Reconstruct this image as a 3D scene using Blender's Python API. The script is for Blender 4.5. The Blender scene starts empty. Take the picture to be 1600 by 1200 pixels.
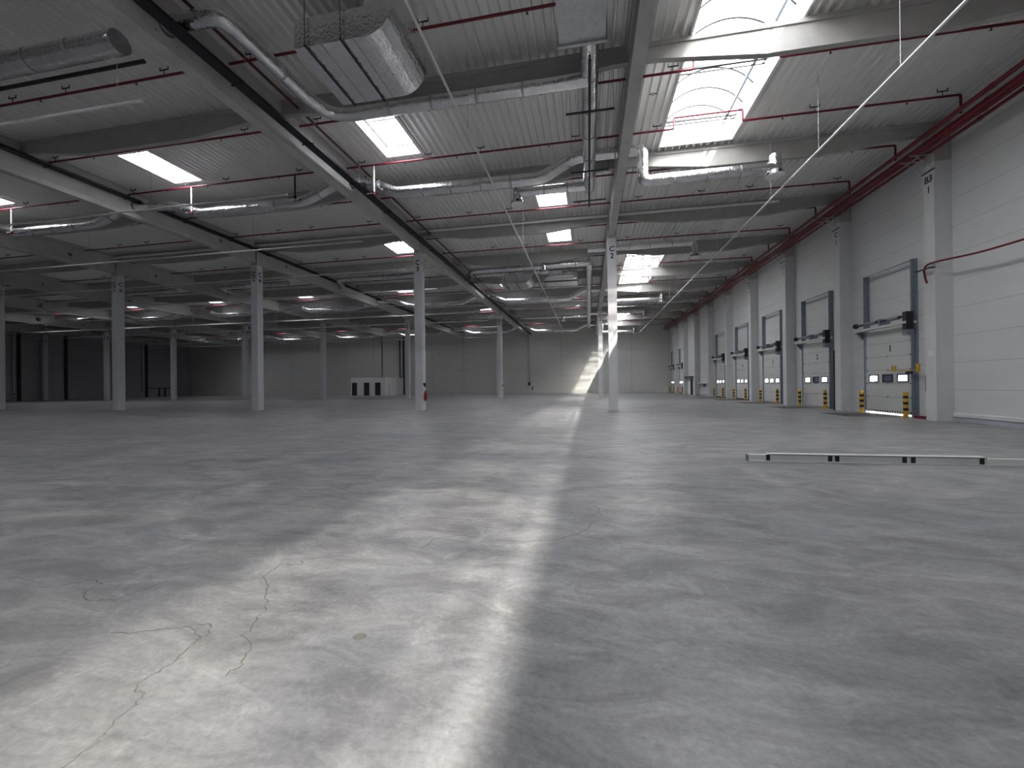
import bpy, bmesh, math, random
from mathutils import Vector, Matrix
random.seed(7)
SC = bpy.context.scene
COL = SC.collection
PI = math.pi

# ------------------------------------------------------------------ camera
F, YAW, PITCH, ROLL, CAMH = 636.51, 0.1858, 0.002, 0.0113, 1.5713
cam = bpy.data.cameras.new('camera'); camo = bpy.data.objects.new('camera', cam); COL.objects.link(camo)
cam.sensor_fit = 'HORIZONTAL'; cam.sensor_width = 36.0; cam.lens = F / 1600 * 36.0
cam.clip_start = 0.05; cam.clip_end = 500
camo.matrix_world = (Matrix.Translation((0, 0, CAMH)) @ Matrix.Rotation(YAW, 4, 'Z')
                     @ Matrix.Rotation(PI / 2 + PITCH, 4, 'X') @ Matrix.Rotation(-ROLL, 4, 'Z'))
SC.camera = camo

# ------------------------------------------------------------------ world, sun, exposure
SC.view_settings.view_transform = 'Standard'; SC.view_settings.look = 'None'
SC.view_settings.exposure = 0.72; SC.view_settings.gamma = 1.0; SC.view_settings.use_curve_mapping = False
w = bpy.data.worlds.new('overcast_sky'); SC.world = w; w.use_nodes = True
bg = w.node_tree.nodes['Background']; bg.inputs[0].default_value = (0.86, 0.92, 1.0, 1); bg.inputs[1].default_value = 1.7
SUN_A = 0.52                       # sideways run of the sunbeams per metre of fall
def sun(name, a, k, w_, ang):
    strength = 1.5 * w_ * math.sqrt(1 + a * a + k * k)
    l = bpy.data.lights.new(name, 'SUN'); l.energy = strength; l.angle = math.radians(ang); l.color = (1.0, 0.945, 0.86)
    o = bpy.data.objects.new(name, l); COL.objects.link(o)
    o.rotation_euler = Vector((a, -k, 1.0)).to_track_quat('Z', 'Y').to_euler()
    o.location = (30, -30, 60)
# the fluted skylight sheets fan the sunlight out along the hall, so it arrives as one fan of beams
for k, s in ((0.2, .3), (.45, .6), (.65, 1.1), (.85, 1.6), (1.05, 1.6), (1.25, 1.1), (1.5, .8), (1.8, .7), (2.2, .6), (2.7, .5), (3.3, .4)):
    sun('sun_beam', SUN_A, k, s * .9, 0.9)
for a, k, s, g in ((.62, .8, .5, 5), (.62, 1.5, .3, 5), (.78, 1.0, .6, 9), (1.0, 1.1, .5, 13)):   # the part the sheets scatter widely
    sun('scattered_sun', a, k, s, g)

# ------------------------------------------------------------------ materials
def new_mat(name, col, rough=0.6, metal=0.0, spec=0.5):
    m = bpy.data.materials.new(name); m.use_nodes = True
    b = m.node_tree.nodes['Principled BSDF']
    b.inputs['Base Color'].default_value = (*col, 1); b.inputs['Roughness'].default_value = rough
    b.inputs['Metallic'].default_value = metal; b.inputs['Specular IOR Level'].default_value = spec
    return m
def N(m, t, **kw):
    n = m.node_tree.nodes.new(t)
    for k, v in kw.items(): setattr(n, k, v)
    return n
def L(m, a, b): m.node_tree.links.new(a, b)
def noisy(name, c1, c2, rough=0.6, metal=0.0, scale=3.0, stretch=(1, 1, 1), detail=8, bump=0.0, lo=0.3, hi=0.7, spec=0.5):
    m = new_mat(name, c1, rough, metal, spec)
    b = m.node_tree.nodes['Principled BSDF']
    tc = N(m, 'ShaderNodeTexCoord'); mp = N(m, 'ShaderNodeMapping'); mp.inputs['Scale'].default_value = stretch
    no = N(m, 'ShaderNodeTexNoise'); no.inputs['Scale'].default_value = scale; no.inputs['Detail'].default_value = detail
    no.inputs['Roughness'].default_value = 0.65
    r = N(m, 'ShaderNodeValToRGB'); r.color_ramp.elements[0].position = lo; r.color_ramp.elements[1].position = hi
    r.color_ramp.elements[0].color = (*c1, 1); r.color_ramp.elements[1].color = (*c2, 1)
    L(m, tc.outputs['Object'], mp.inputs[0]); L(m, mp.outputs[0], no.inputs[0]); L(m, no.outputs[0], r.inputs[0]); L(m, r.outputs[0], b.inputs['Base Color'])
    if bump:
        bp = N(m, 'ShaderNodeBump'); bp.inputs['Strength'].default_value = bump; bp.inputs['Distance'].default_value = 0.02
        L(m, no.outputs[0], bp.inputs['Height']); L(m, bp.outputs[0], b.inputs['Normal'])
    return m
M = {}
M['column'] = noisy('painted_concrete', (0.62, 0.63, 0.65), (0.69, 0.70, 0.71), 0.6, scale=2.5, stretch=(1, 1, .4))
M['bare'] = noisy('bare_concrete', (0.38, 0.37, 0.35), (0.50, 0.485, 0.465), 0.85, scale=2.2, bump=0.15)
M['bare2'] = noisy('girder_concrete', (0.47, 0.46, 0.445), (0.58, 0.57, 0.55), 0.85, scale=1.6, bump=0.1)
M['cross'] = noisy('cross_beam_concrete', (0.36, 0.355, 0.34), (0.46, 0.45, 0.435), 0.85, scale=1.6, bump=0.1)
M['black'] = new_mat('black_paint', (0.012, 0.012, 0.016), 0.5)
M['dark'] = noisy('dark_metal', (0.02, 0.02, 0.023), (0.04, 0.04, 0.045), 0.45, 0.4, scale=6)
M['rail'] = noisy('galvanised_rail', (0.19, 0.235, 0.28), (0.29, 0.33, 0.38), 0.45, 0.5, scale=9)
M['steel'] = noisy('galvanised_steel', (0.42, 0.43, 0.44), (0.56, 0.57, 0.58), 0.4, 0.7, scale=9)
M['red'] = noisy('red_pipe_paint', (0.13, 0.003, 0.012), (0.18, 0.006, 0.02), 0.38, scale=3)
M['shaded_red'] = noisy('red_paint_in_shade', (0.05, 0.004, 0.006), (0.08, 0.006, 0.009), 0.4, scale=3)  # red pipe paint with the shade beside the girder put into its colour
M['white'] = noisy('white_enamel', (0.72, 0.72, 0.71), (0.8, 0.8, 0.79), 0.4, scale=3)
M['door'] = noisy('door_panel', (0.60, 0.61, 0.60), (0.66, 0.67, 0.66), 0.45, scale=1.5, stretch=(1, .4, 3))
M['yellow'] = noisy('bollard_yellow', (0.62, 0.36, 0.02), (0.72, 0.43, 0.03), 0.45, scale=6)
M['grey_door'] = noisy('dark_grey_door', (0.022, 0.024, 0.028), (0.035, 0.037, 0.042), 0.5, scale=4)
M['cabin'] = noisy('cabin_white', (0.86, 0.83, 0.82), (0.90, 0.87, 0.86), 0.6, scale=1)
M['ext'] = noisy('extinguisher_red', (0.30, 0.01, 0.02), (0.38, 0.02, 0.03), 0.3, scale=6)
M['concrete_pit'] = noisy('leveller_plate', (0.075, 0.078, 0.08), (0.13, 0.13, 0.13), 0.6, 0.2, scale=5)
M['plinth'] = noisy('plinth', (0.40, 0.43, 0.48), (0.46, 0.49, 0.53), 0.6, scale=2)
M['screen'] = new_mat('control_box', (0.03, 0.03, 0.035), 0.4)
M['alu'] = noisy('rail_white_grey', (0.66, 0.67, 0.66), (0.74, 0.75, 0.73), 0.4, 0.1, scale=3)
M['crack'] = noisy('floor_crack', (0.13, 0.12, 0.11), (0.22, 0.21, 0.19), 0.8, scale=20)

def foil():
    m = noisy('aluminium_foil', (0.72, 0.72, 0.74), (0.92, 0.92, 0.93), 0.2, 1.0, scale=5)
    b = m.node_tree.nodes['Principled BSDF']
    tc = N(m, 'ShaderNodeTexCoord'); n1 = N(m, 'ShaderNodeTexNoise'); n1.inputs['Scale'].default_value = 9; n1.inputs['Detail'].default_value = 6
    v = N(m, 'ShaderNodeTexVoronoi'); v.inputs['Scale'].default_value = 14
    mx = N(m, 'ShaderNodeMath', operation='ADD'); bp = N(m, 'ShaderNodeBump'); bp.inputs['Strength'].default_value = 0.28; bp.inputs['Distance'].default_value = 0.03
    L(m, tc.outputs['Object'], n1.inputs[0]); L(m, tc.outputs['Object'], v.inputs[0]); L(m, n1.outputs[0], mx.inputs[0]); L(m, v.outputs[0], mx.inputs[1])
    L(m, mx.outputs[0], bp.inputs['Height']); L(m, bp.outputs[0], b.inputs['Normal'])
    return m
M['foil'] = foil()

def floor_mat():
    m = new_mat('power_floated_concrete', (0.3, 0.3, 0.3), 0.5)
    b = m.node_tree.nodes['Principled BSDF']
    tc = N(m, 'ShaderNodeTexCoord')
    def noise(scale, detail, stretch=(1, 1, 1), rot=0.0, dist=0.0, rough=0.6):
        mp = N(m, 'ShaderNodeMapping'); mp.inputs['Scale'].default_value = stretch; mp.inputs['Rotation'].default_value = (0, 0, rot)
        n = N(m, 'ShaderNodeTexNoise'); n.inputs['Scale'].default_value = scale; n.inputs['Detail'].default_value = detail
        n.inputs['Distortion'].default_value = dist; n.inputs['Roughness'].default_value = rough
        L(m, tc.outputs['Object'], mp.inputs[0]); L(m, mp.outputs[0], n.inputs[0]); return n.outputs[0]
    def ramp(src, lo, hi, c1, c2):
        r = N(m, 'ShaderNodeValToRGB'); r.color_ramp.elements[0].position = lo; r.color_ramp.elements[1].position = hi
        r.color_ramp.elements[0].color = (*c1, 1); r.color_ramp.elements[1].color = (*c2, 1); L(m, src, r.inputs[0]); return r.outputs[0]
    def mix(kind, fac, a, c):
        x = N(m, 'ShaderNodeMix', data_type='RGBA', blend_type=kind)
        if isinstance(fac, float): x.inputs[0].default_value = fac
        else: L(m, fac, x.inputs[0])
        L(m, a, x.inputs[6]); L(m, c, x.inputs[7]); return x.outputs[2]
    base = ramp(noise(0.35, 8, (1, 1.6, 1), 0.3, 1.5), 0.36, 0.64, (0.26, 0.265, 0.28), (0.40, 0.395, 0.385))
    mid = ramp(noise(1.3, 10, (1, 2.2, 1), -0.25, 0.9, .7), 0.38, 0.62, (0.60, 0.60, 0.61), (1, 1, 1))
    fine = ramp(noise(26, 6, rough=.75), 0.35, 0.65, (0.78, 0.78, 0.78), (1.08, 1.08, 1.08))
    swirl = ramp(noise(3.2, 7, (1, 3.5, 1), 0.12, 2.2), 0.50, 0.70, (1, 1, 1), (0.80, 0.80, 0.81))
    pale = ramp(noise(0.9, 9, (1, 1.3, 1), 1.1, 1.8, .75), 0.57, 0.61, (0, 0, 0), (0.05, 0.05, 0.047))
    c = mix('MULTIPLY', 1.0, base, mid); c = mix('MULTIPLY', 0.9, c, fine); c = mix('MULTIPLY', 0.8, c, swirl); c = mix('ADD', 1.0, c, pale)
    # saw-cut joints, 6 m apart
    sep = N(m, 'ShaderNodeSeparateXYZ'); L(m, tc.outputs['Object'], sep.inputs[0])
    def joint(out, off, pitch, wid):
        a = N(m, 'ShaderNodeMath', operation='ADD'); L(m, out, a.inputs[0]); a.inputs[1].default_value = off + 600
        d = N(m, 'ShaderNodeMath', operation='MODULO'); L(m, a.outputs[0], d.inputs[0]); d.inputs[1].default_value = pitch
        l = N(m, 'ShaderNodeMath', operation='LESS_THAN'); L(m, d.outputs[0], l.inputs[0]); l.inputs[1].default_value = wid
        return l.outputs[0]
    j = N(m, 'ShaderNodeMath', operation='MAXIMUM')
    L(m, joint(sep.outputs[1], -12.3 + 0.01, 6.0, 0.014), j.inputs[0]); L(m, joint(sep.outputs[0], -7.42, 12.0, 0.008), j.inputs[1])
    dk = N(m, 'ShaderNodeRGB'); dk.outputs[0].default_value = (0.17, 0.17, 0.17, 1)
    c = mix('MIX', j.outputs[0], c, dk.outputs[0])
    L(m, c, b.inputs['Base Color'])
    rr = N(m, 'ShaderNodeMapRange'); rr.inputs[3].default_value = 0.30; rr.inputs[4].default_value = 0.5
    L(m, noise(2.0, 6, (1, 2, 1), .4, 1.0), rr.inputs[0]); L(m, rr.outputs[0], b.inputs['Roughness'])
    b.inputs['Specular IOR Level'].default_value = 0.45
    bp = N(m, 'ShaderNodeBump'); bp.inputs['Strength'].default_value = 0.12; bp.inputs['Distance'].default_value = 0.01
    L(m, noise(18, 6), bp.inputs['Height']); L(m, bp.outputs[0], b.inputs['Normal'])
    return m
M['floor'] = floor_mat()

def wall_mat(name, c1, c2, horiz=True, axis_along=None, vpitch=6.0, voff=0.0):
    """sandwich panels: fine profile lines and panel joints"""
    m = noisy(name, c1, c2, 0.5, 0.0, scale=0.7, stretch=(1, 1, 2.0))
    b = m.node_tree.nodes['Principled BSDF']
    col = b.inputs['Base Color'].links[0].from_socket
    tc = N(m, 'ShaderNodeTexCoord'); sep = N(m, 'ShaderNodeSeparateXYZ'); L(m, tc.outputs['Object'], sep.inputs[0])
    def stripe(out, off, pitch, wid):
        a = N(m, 'ShaderNodeMath', operation='ADD'); L(m, out, a.inputs[0]); a.inputs[1].default_value = off + pitch * 100
        d = N(m, 'ShaderNodeMath', operation='MODULO'); L(m, a.outputs[0], d.inputs[0]); d.inputs[1].default_value = pitch
        l = N(m, 'ShaderNodeMath', operation='LESS_THAN'); L(m, d.outputs[0], l.inputs[0]); l.inputs[1].default_value = wid
        return l.outputs[0]
    f = stripe(sep.outputs[2], -0.165, 1.03, 0.014)
    if axis_along is not None:
        mx = N(m, 'ShaderNodeMath', operation='MAXIMUM'); L(m, f, mx.inputs[0]); L(m, stripe(sep.outputs[axis_along], voff, vpitch, 0.05), mx.inputs[1]); f = mx.outputs[0]
    mi = N(m, 'ShaderNodeMix', data_type='RGBA', blend_type='MIX'); mi.inputs[7].default_value = (c1[0] * .45, c1[1] * .45, c1[2] * .45, 1)
    sc = N(m, 'ShaderNodeMath', operation='MULTIPLY'); L(m, f, sc.inputs[0]); sc.inputs[1].default_value = 0.8
    L(m, sc.outputs[0], mi.inputs[0]); L(m, col, mi.inputs[6]); L(m, mi.outputs[2], b.inputs['Base Color'])
    wv = N(m, 'ShaderNodeMath', operation='SINE'); ms = N(m, 'ShaderNodeMath', operation='MULTIPLY'); L(m, sep.outputs[2], ms.inputs[0]); ms.inputs[1].default_value = 2 * PI / 0.05
    L(m, ms.outputs[0], wv.inputs[0]); bp = N(m, 'ShaderNodeBump'); bp.inputs['Strength'].default_value = 0.08; bp.inputs['Distance'].default_value = 0.004
    L(m, wv.outputs[0], bp.inputs['Height']); L(m, bp.outputs[0], b.inputs['Normal'])
    return m
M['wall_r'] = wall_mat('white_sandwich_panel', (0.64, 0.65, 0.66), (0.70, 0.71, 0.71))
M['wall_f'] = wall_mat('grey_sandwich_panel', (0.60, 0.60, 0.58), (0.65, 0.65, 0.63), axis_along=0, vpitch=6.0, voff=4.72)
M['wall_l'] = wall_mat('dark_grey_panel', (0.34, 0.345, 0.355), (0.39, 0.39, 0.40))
M['deck'] = noisy('roof_deck', (0.86, 0.86, 0.84), (0.92, 0.92, 0.90), 0.38, 0.4, scale=0.6)
def ghost(name, em, emc, tr, fold=0.0):
    """translucent skylight sheet: glows with daylight, lets part of the sun straight through, least where it strikes flat"""
    m = bpy.data.materials.new(name); m.use_nodes = True; nt = m.node_tree; nt.nodes.clear()
    out = N(m, 'ShaderNodeOutputMaterial'); e = N(m, 'ShaderNodeEmission'); e.inputs[0].default_value = (*emc, 1); e.inputs[1].default_value = em
    if tr <= 0:
        L(m, e.outputs[0], out.inputs[0]); return m
    t = N(m, 'ShaderNodeBsdfTransparent'); t.inputs[0].default_value = (tr, tr, tr, 1)
    g = N(m, 'ShaderNodeNewGeometry'); dt = N(m, 'ShaderNodeVectorMath', operation='DOT_PRODUCT'); L(m, g.outputs['Normal'], dt.inputs[0]); L(m, g.outputs['Incoming'], dt.inputs[1])
    ab = N(m, 'ShaderNodeMath', operation='ABSOLUTE'); L(m, dt.outputs['Value'], ab.inputs[0])
    pw = N(m, 'ShaderNodeMath', operation='POWER'); L(m, ab.outputs[0], pw.inputs[0]); pw.inputs[1].default_value = fold
    cm = N(m, 'ShaderNodeCombineColor')
    mu = N(m, 'ShaderNodeMath', operation='MULTIPLY'); L(m, pw.outputs[0], mu.inputs[0]); mu.inputs[1].default_value = tr
    for i in range(3): L(m, mu.outputs[0], cm.inputs[i])
    L(m, cm.outputs[0], t.inputs[0])
    ad = N(m, 'ShaderNodeAddShader'); L(m, e.outputs[0], ad.inputs[0]); L(m, t.outputs[0], ad.inputs[1]); L(m, ad.outputs[0], out.inputs[0])
    return m
M['vault'] = ghost('barrel_glazing', 7.0, (0.98, 0.99, 1.0), 0.6, 2.0)
M['clear'] = ghost('clear_side_glazing', 1.0, (0.62, 0.72, 1.0), 0.95, 0.6)
M['pane'] = ghost('opal_pane', 21.0, (0.93, 0.94, 1.0), 0.0)
def glass():
    m = bpy.data.materials.new('door_window_glass'); m.use_nodes = True; nt = m.node_tree; nt.nodes.clear()
    out = N(m, 'ShaderNodeOutputMaterial'); t = N(m, 'ShaderNodeBsdfTransparent'); t.inputs[0].default_value = (.9, .92, .95, 1)
    g = N(m, 'ShaderNodeBsdfGlossy'); g.inputs['Roughness'].default_value = .05; mi = N(m, 'ShaderNodeMixShader'); mi.inputs[0].default_value = .06
    L(m, t.outputs[0], mi.inputs[1]); L(m, g.outputs[0], mi.inputs[2]); L(m, mi.outputs[0], out.inputs[0]); return m
M['glass'] = glass()
M['tint'] = new_mat('tinted_glass', (0.17, 0.17, 0.30), 0.15)

# ------------------------------------------------------------------ mesh builder
class MB:
    def __init__(s): s.v = []; s.f = []; s.sm = []
    def add(s, vs, fs, smooth=False):
        n = len(s.v); s.v += [tuple(v) for v in vs]; s.f += [tuple(i + n for i in f) for f in fs]; s.sm += [smooth] * len(fs); return s
    def box(s, x0, x1, y0, y1, z0, z1):
        return s.add([(x0, y0, z0), (x1, y0, z0), (x1, y1, z0), (x0, y1, z0), (x0, y0, z1), (x1, y0, z1), (x1, y1, z1), (x0, y1, z1)],
                     [(0, 3, 2, 1), (4, 5, 6, 7), (0, 1, 5, 4), (1, 2, 6, 5), (2, 3, 7, 6), (3, 0, 4, 7)])
    def prism(s, pts, a0, a1, axis):
        """closed outline pts (2D) extruded along axis; axis X: pts=(y,z); Y: pts=(x,z); Z: pts=(x,y)"""
        def P(p, a): return (a, p[0], p[1]) if axis == 'X' else ((p[0], a, p[1]) if axis == 'Y' else (p[0], p[1], a))
        n = len(pts)
        return s.add([P(p, a0) for p in pts] + [P(p, a1) for p in pts],
                     [tuple(range(n)), tuple(range(2 * n - 1, n - 1, -1))] + [(i, (i + 1) % n + 0, (i + 1) % n + n, i + n) for i in range(n)])
    def tube(s, path, r, n=10, cap=True):
        P = [Vector(p) for p in path]; rings = []
        prev = None
        for i, p in enumerate(P):
            if i == 0: d = P[1] - p
            elif i == len(P) - 1: d = p - P[i - 1]
            else: d = (P[i + 1] - p).normalized() + (p - P[i - 1]).normalized()
            d.normalize()
            if prev is None:
                up = Vector((0, 0, 1)) if abs(d.z) < .9 else Vector((1, 0, 0)); u = d.cross(up).normalized()
            else: u = (prev - d * prev.dot(d)).normalized()
            prev = u; v = d.cross(u)
            k = 1.0
            if 0 < i < len(P) - 1:
                c = max(.35, math.cos((P[i + 1] - p).angle(p - P[i - 1]) / 2)); k = 1 / c if c > .8 else 1.08
            rr = r[i] if isinstance(r, (list, tuple)) else r
            rings.append([p + (u * math.cos(2 * PI * j / n) + v * math.sin(2 * PI * j / n)) * rr * (k if k < 1.2 else 1.2) for j in range(n)])
        vs = [q for g in rings for q in g]; fs = []
        for i in range(len(P) - 1):
            for j in range(n): fs.append((i * n + j, i * n + (j + 1) % n, (i + 1) * n + (j + 1) % n, (i + 1) * n + j))
        s.add(vs, fs, True)
        if cap: s.add(vs[:n], [tuple(range(n))[::-1]]); s.add(vs[-n:], [tuple(range(n))])
        return s
    def cyl(s, x, y, z0, z1, r, n=16): return s.tube([(x, y, z0), (x, y, z1)], r, n)
    def build(s, name, mat, parent=None, loc=None):
        me = bpy.data.meshes.new(name); me.from_pydata(s.v, [], s.f)
        me.polygons.foreach_set('use_smooth', s.sm); me.materials.append(mat); me.update()
        bm = bmesh.new(); bm.from_mesh(me); bmesh.ops.recalc_face_normals(bm, faces=bm.faces); bm.to_mesh(me); bm.free()
        o = bpy.data.objects.new(name, me); COL.objects.link(o)
        if loc: o.location = loc
        if parent: o.parent = parent
        return o
def empty(name, loc=(0, 0, 0)):
    o = bpy.data.objects.new(name, None); COL.objects.link(o); o.location = loc; o.empty_display_size = .2; return o
def tag(o, label=None, cat=None, group=None, kind=None):
    if label: o['label'] = label
    if cat: o['category'] = cat
    if group: o['group'] = group
    if kind: o['kind'] = kind
    return o
def copy_tree(o, parent=None):
    c = o.copy(); COL.objects.link(c)
    if parent: c.parent = parent
    for ch in o.children: copy_tree(ch, c)
    return c
def bend(path, r=0.15, n=4):
    """round the corners of a polyline"""
    P = [Vector(p) for p in path]; out = [P[0]]
    for i in range(1, len(P) - 1):
        a, b, c = P[i - 1], P[i], P[i + 1]; d1 = (a - b); d2 = (c - b); q = min(r, d1.length * .49, d2.length * .49)
        p0 = b + d1.normalized() * q; p1 = b + d2.normalized() * q
        for k in range(n + 1):
            t = k / n; out.append(p0 * (1 - t) ** 2 + b * 2 * t * (1 - t) + p1 * t * t)
    out.append(P[-1]); return out
_txt = {}
def text_mesh(s, size):
    if (s, size) in _txt: return _txt[(s, size)]
    cu = bpy.data.curves.new('lettering', 'FONT'); cu.body = s; cu.size = size; cu.align_x = 'CENTER'; cu.align_y = 'CENTER'; cu.extrude = 0.002; cu.offset = size * .024
    cu.space_line = 0.95 / 1.0
    o = bpy.data.objects.new('tmp', cu); COL.objects.link(o)
    dg = bpy.context.evaluated_depsgraph_get(); me = bpy.data.meshes.new_from_object(o.evaluated_get(dg)); me.name = 'lettering'
    bpy.data.objects.remove(o); me.materials.clear(); me.materials.append(M['black']); _txt[(s, size)] = me; return me
def lettering(s, size, loc, rot, parent, name='marking'):
    o = bpy.data.objects.new(name, text_mesh(s, size)); COL.objects.link(o); o.location = loc; o.rotation_euler = rot; o.parent = parent; return o
def ordinal(n): return ['first', 'second', 'third', 'fourth', 'fifth', 'sixth', 'seventh', 'eighth', 'ninth', 'tenth', 'eleventh', 'twelfth', 'thirteenth', 'fourteenth', 'fifteenth', 'sixteenth', 'seventeenth', 'eighteenth', 'nineteenth', 'twentieth', 'twenty-first', 'twenty-second', 'twenty-third', 'twenty-fourth', 'twenty-fifth'][n]

# ------------------------------------------------------------------ setting
XL, XR, Y0, Y1 = -83.2, 13.65, -23.7, 72.3
ZD = 11.55                           # underside of the roof deck
def colx(k): return 1.17 - 12 * k     # left face of column line k
def rowy(m): return 24.3 + 24 * m
LINE = ['2', '3', '4', '5', '6', '7', '8', '9']
BAYNAME = ['in the dock bay by the right wall'] + ['in the %s bay from the dock wall' % w_ for w_ in ('second', 'third', 'fourth', 'fifth', 'sixth', 'seventh', 'eighth')]

fl = MB().add([(XL, Y0, 0), (XR + 4, Y0, 0), (XR + 4, Y1, 0), (XL, Y1, 0)], [(0, 1, 2, 3)]).build('floor', M['floor']); tag(fl, kind='structure')
CR = [[(-2.174, 1.317), (-2.154, 1.427), (-2.211, 1.502), (-2.23, 1.652), (-2.266, 1.71), (-2.35, 1.727), (-2.39, 1.804), (-2.359, 1.88), (-2.373, 2.022), (-2.413, 2.138), (-2.597, 2.258), (-2.8, 2.17), (-3.119, 2.072)],
      [(-2.413, 2.138), (-2.425, 2.237), (-2.511, 2.294), (-2.597, 2.258)],
      [(-1.962, 1.903), (-1.961, 2.007), (-2.035, 2.139), (-2.189, 2.242), (-2.168, 2.28), (-2.252, 2.413), (-2.262, 2.491), (-2.472, 2.775), (-2.692, 2.955), (-2.696, 3.175), (-2.525, 3.203), (-2.59, 3.327)],
      [(-2.037, 3.717), (-1.893, 3.84), (-1.785, 3.757), (-1.59, 3.693), (-1.564, 3.961), (-1.337, 4.105), (-1.044, 4.043), (-0.773, 4.017), (-0.395, 4.093), (-0.147, 4.309), (-0.016, 4.522), (0.02, 4.738), (0.13, 4.821)],
      [(-0.668, 5.257), (-0.348, 5.42), (-0.178, 5.33), (0.066, 5.367), (0.123, 5.108), (-0.015, 4.891)],
      [(-4.298, 2.495), (-4.132, 2.575), (-4.069, 2.684), (-3.884, 2.627), (-3.876, 2.494), (-3.699, 2.399), (-3.483, 2.435), (-3.433, 2.669), (-3.388, 2.785)]]
for c in CR:
    pts = []
    for (a, b) in zip(c[:-1], c[1:]):
        for t in range(5):
            pts.append((a[0] + (b[0] - a[0]) * t / 5 + random.uniform(-.016, .016), a[1] + (b[1] - a[1]) * t / 5 + random.uniform(-.016, .016)))
    mb = MB(); vs = []
    for i, p in enumerate(pts):
        q = pts[min(i + 1, len(pts) - 1)]; o = pts[max(i - 1, 0)]; d = Vector((q[0] - o[0], q[1] - o[1])).normalized(); wd = random.uniform(.003, .0065)
        vs += [(p[0] - d.y * wd, p[1] + d.x * wd, .0006), (p[0] + d.y * wd, p[1] - d.x * wd, .0006)]
    mb.add(vs, [(2 * i, 2 * i + 1, 2 * i + 3, 2 * i + 2) for i in range(len(pts) - 1)]).build('crack', M['crack'], fl)
MB().prism([(-1.86 + .045 * math.cos(a * PI / 8), 2.36 + .035 * math.sin(a * PI / 8)) for a in range(16)], 0, .0006, 'Z').build('stain', M['crack'], fl, (.43, -.02, 0))

# roof openings: (x0, x1, y0, y1)
STRIPS = [(3.05, 5.9, 6.45 + 24 * j, 18.1 + 24 * j) for j in (-1, 0, 1, 2)]
SMALL = []
for j in (-1, 0, 1, 2):
    for x in (-8.5, -19.6, -31.4, -43.1, -54.9, -66.8): SMALL.append((x, x + 1.55, 13.95 + 24 * j, 16.4 + 24 * j))
for j in (-1, 0, 1): SMALL += [(-2.6, -1.05, 26.2 + 24 * j, 28.45 + 24 * j), (-14.0, -12.45, 26.2 + 24 * j, 28.45 + 24 * j)]
SMALL += [(-2.6, -1.05, 20.3, 22.7), (-2.6, -1.05, 44.3, 46.7)]
HOLES = STRIPS + SMALL
def deck():
    xs = []; x = XL
    prof = [(0, 0), (.05, 0), (.085, .16), (.245, .16), (.28, 0)]
    k = 0
    while x < XR + .3:
        for dx, dz in prof[:-1]: xs.append((x + dx, dz))
        x += .28
    def zat(x0):
        u = (x0 - XL) % .28
        for (a, za), (b, zb) in zip(prof, prof[1:]):
            if a <= u <= b: return za + (zb - za) * (u - a) / (b - a)
        return 0
    for h in HOLES:
        for e in (h[0], h[1]): xs.append((e, zat(e)))
    xs = sorted(xs); ys = sorted(set([Y0, Y1] + [v for h in HOLES for v in h[2:]]))
    mb = MB(); nx = len(xs); vs = [(a, b, ZD + z) for b in ys for (a, z) in xs]; fs = []
    for j in range(len(ys) - 1):
        cy = (ys[j] + ys[j + 1]) / 2
        hh = [h for h in HOLES if h[2] < cy < h[3]]
        for i in range(nx - 1):
            if xs[i + 1][0] - xs[i][0] < 1e-6: continue
            cx = (xs[i][0] + xs[i + 1][0]) / 2
            if any(h[0] < cx < h[1] for h in hh): continue
            fs.append((j * nx + i, j * nx + i + 1, (j + 1) * nx + i + 1, (j + 1) * nx + i))
    mb.add(vs, fs); return mb
ce = deck().build('ceiling', M['deck']); tag(ce, kind='structure')

def holed(name, mat, u0, u1, z0, z1, t0, t1, holes, axis):
    """solid wall between u0..u1, z0..z1, thickness t0..t1, with rectangular holes (u0,u1,z0,z1); axis 'X' = wall facing X (u is Y), 'Y' = wall facing Y"""
    us = sorted(set([u0, u1] + [v for h in holes for v in h[:2]])); zs = sorted(set([z0, z1] + [v for h in holes for v in h[2:]]))
    mb = MB()
    solid = {}
    for i in range(len(us) - 1):
        for j in range(len(zs) - 1):
            cu = (us[i] + us[i + 1]) / 2; cz = (zs[j] + zs[j + 1]) / 2
            solid[i, j] = not any(h[0] < cu < h[1] and h[2] < cz < h[3] for h in holes)
    def V(u, t, z): return (t, u, z) if axis == 'X' else (u, t, z)
    for (i, j), ok in solid.items():
        if not ok: continue
        a, b, c, d = us[i], us[i + 1], zs[j], zs[j + 1]
        for t in (t0, t1): mb.add([V(a, t, c), V(b, t, c), V(b, t, d), V(a, t, d)], [(0, 1, 2, 3)])
        for (di, dj, p, q) in ((-1, 0, (a, c), (a, d)), (1, 0, (b, c), (b, d)), (0, -1, (a, c), (b, c)), (0, 1, (a, d), (b, d))):
            if not solid.get((i + di, j + dj), False):
                mb.add([V(p[0], t0, p[1]), V(p[0], t1, p[1]), V(q[0], t1, q[1]), V(q[0], t0, q[1])], [(0, 1, 2, 3)])
    return mb
DOORBAYS = [-1, 0, 1, 2, 3, 6, 7]
dy = lambda m: 24.3 + 6 * m
dh = [(dy(m) + 1.82, dy(m) + 4.68, 0.0, 3.8) for m in DOORBAYS]
wr = holed('wall_right', M['wall_r'], Y0, Y1, 0, ZD + .2, XR, XR + .18, dh, 'X').build('wall_right', M['wall_r']); tag(wr, kind='structure')
wf = MB().box(XL - .2, XR + .2, Y1, Y1 + .2, 0, ZD + .2).build('wall_back', M['wall_f']); tag(wf, kind='structure')
wl = MB().box(XL - .2, XL, Y0, Y1, 0, ZD + .2).build('wall_left', M['wall_l']); tag(wl, kind='structure')
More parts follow.
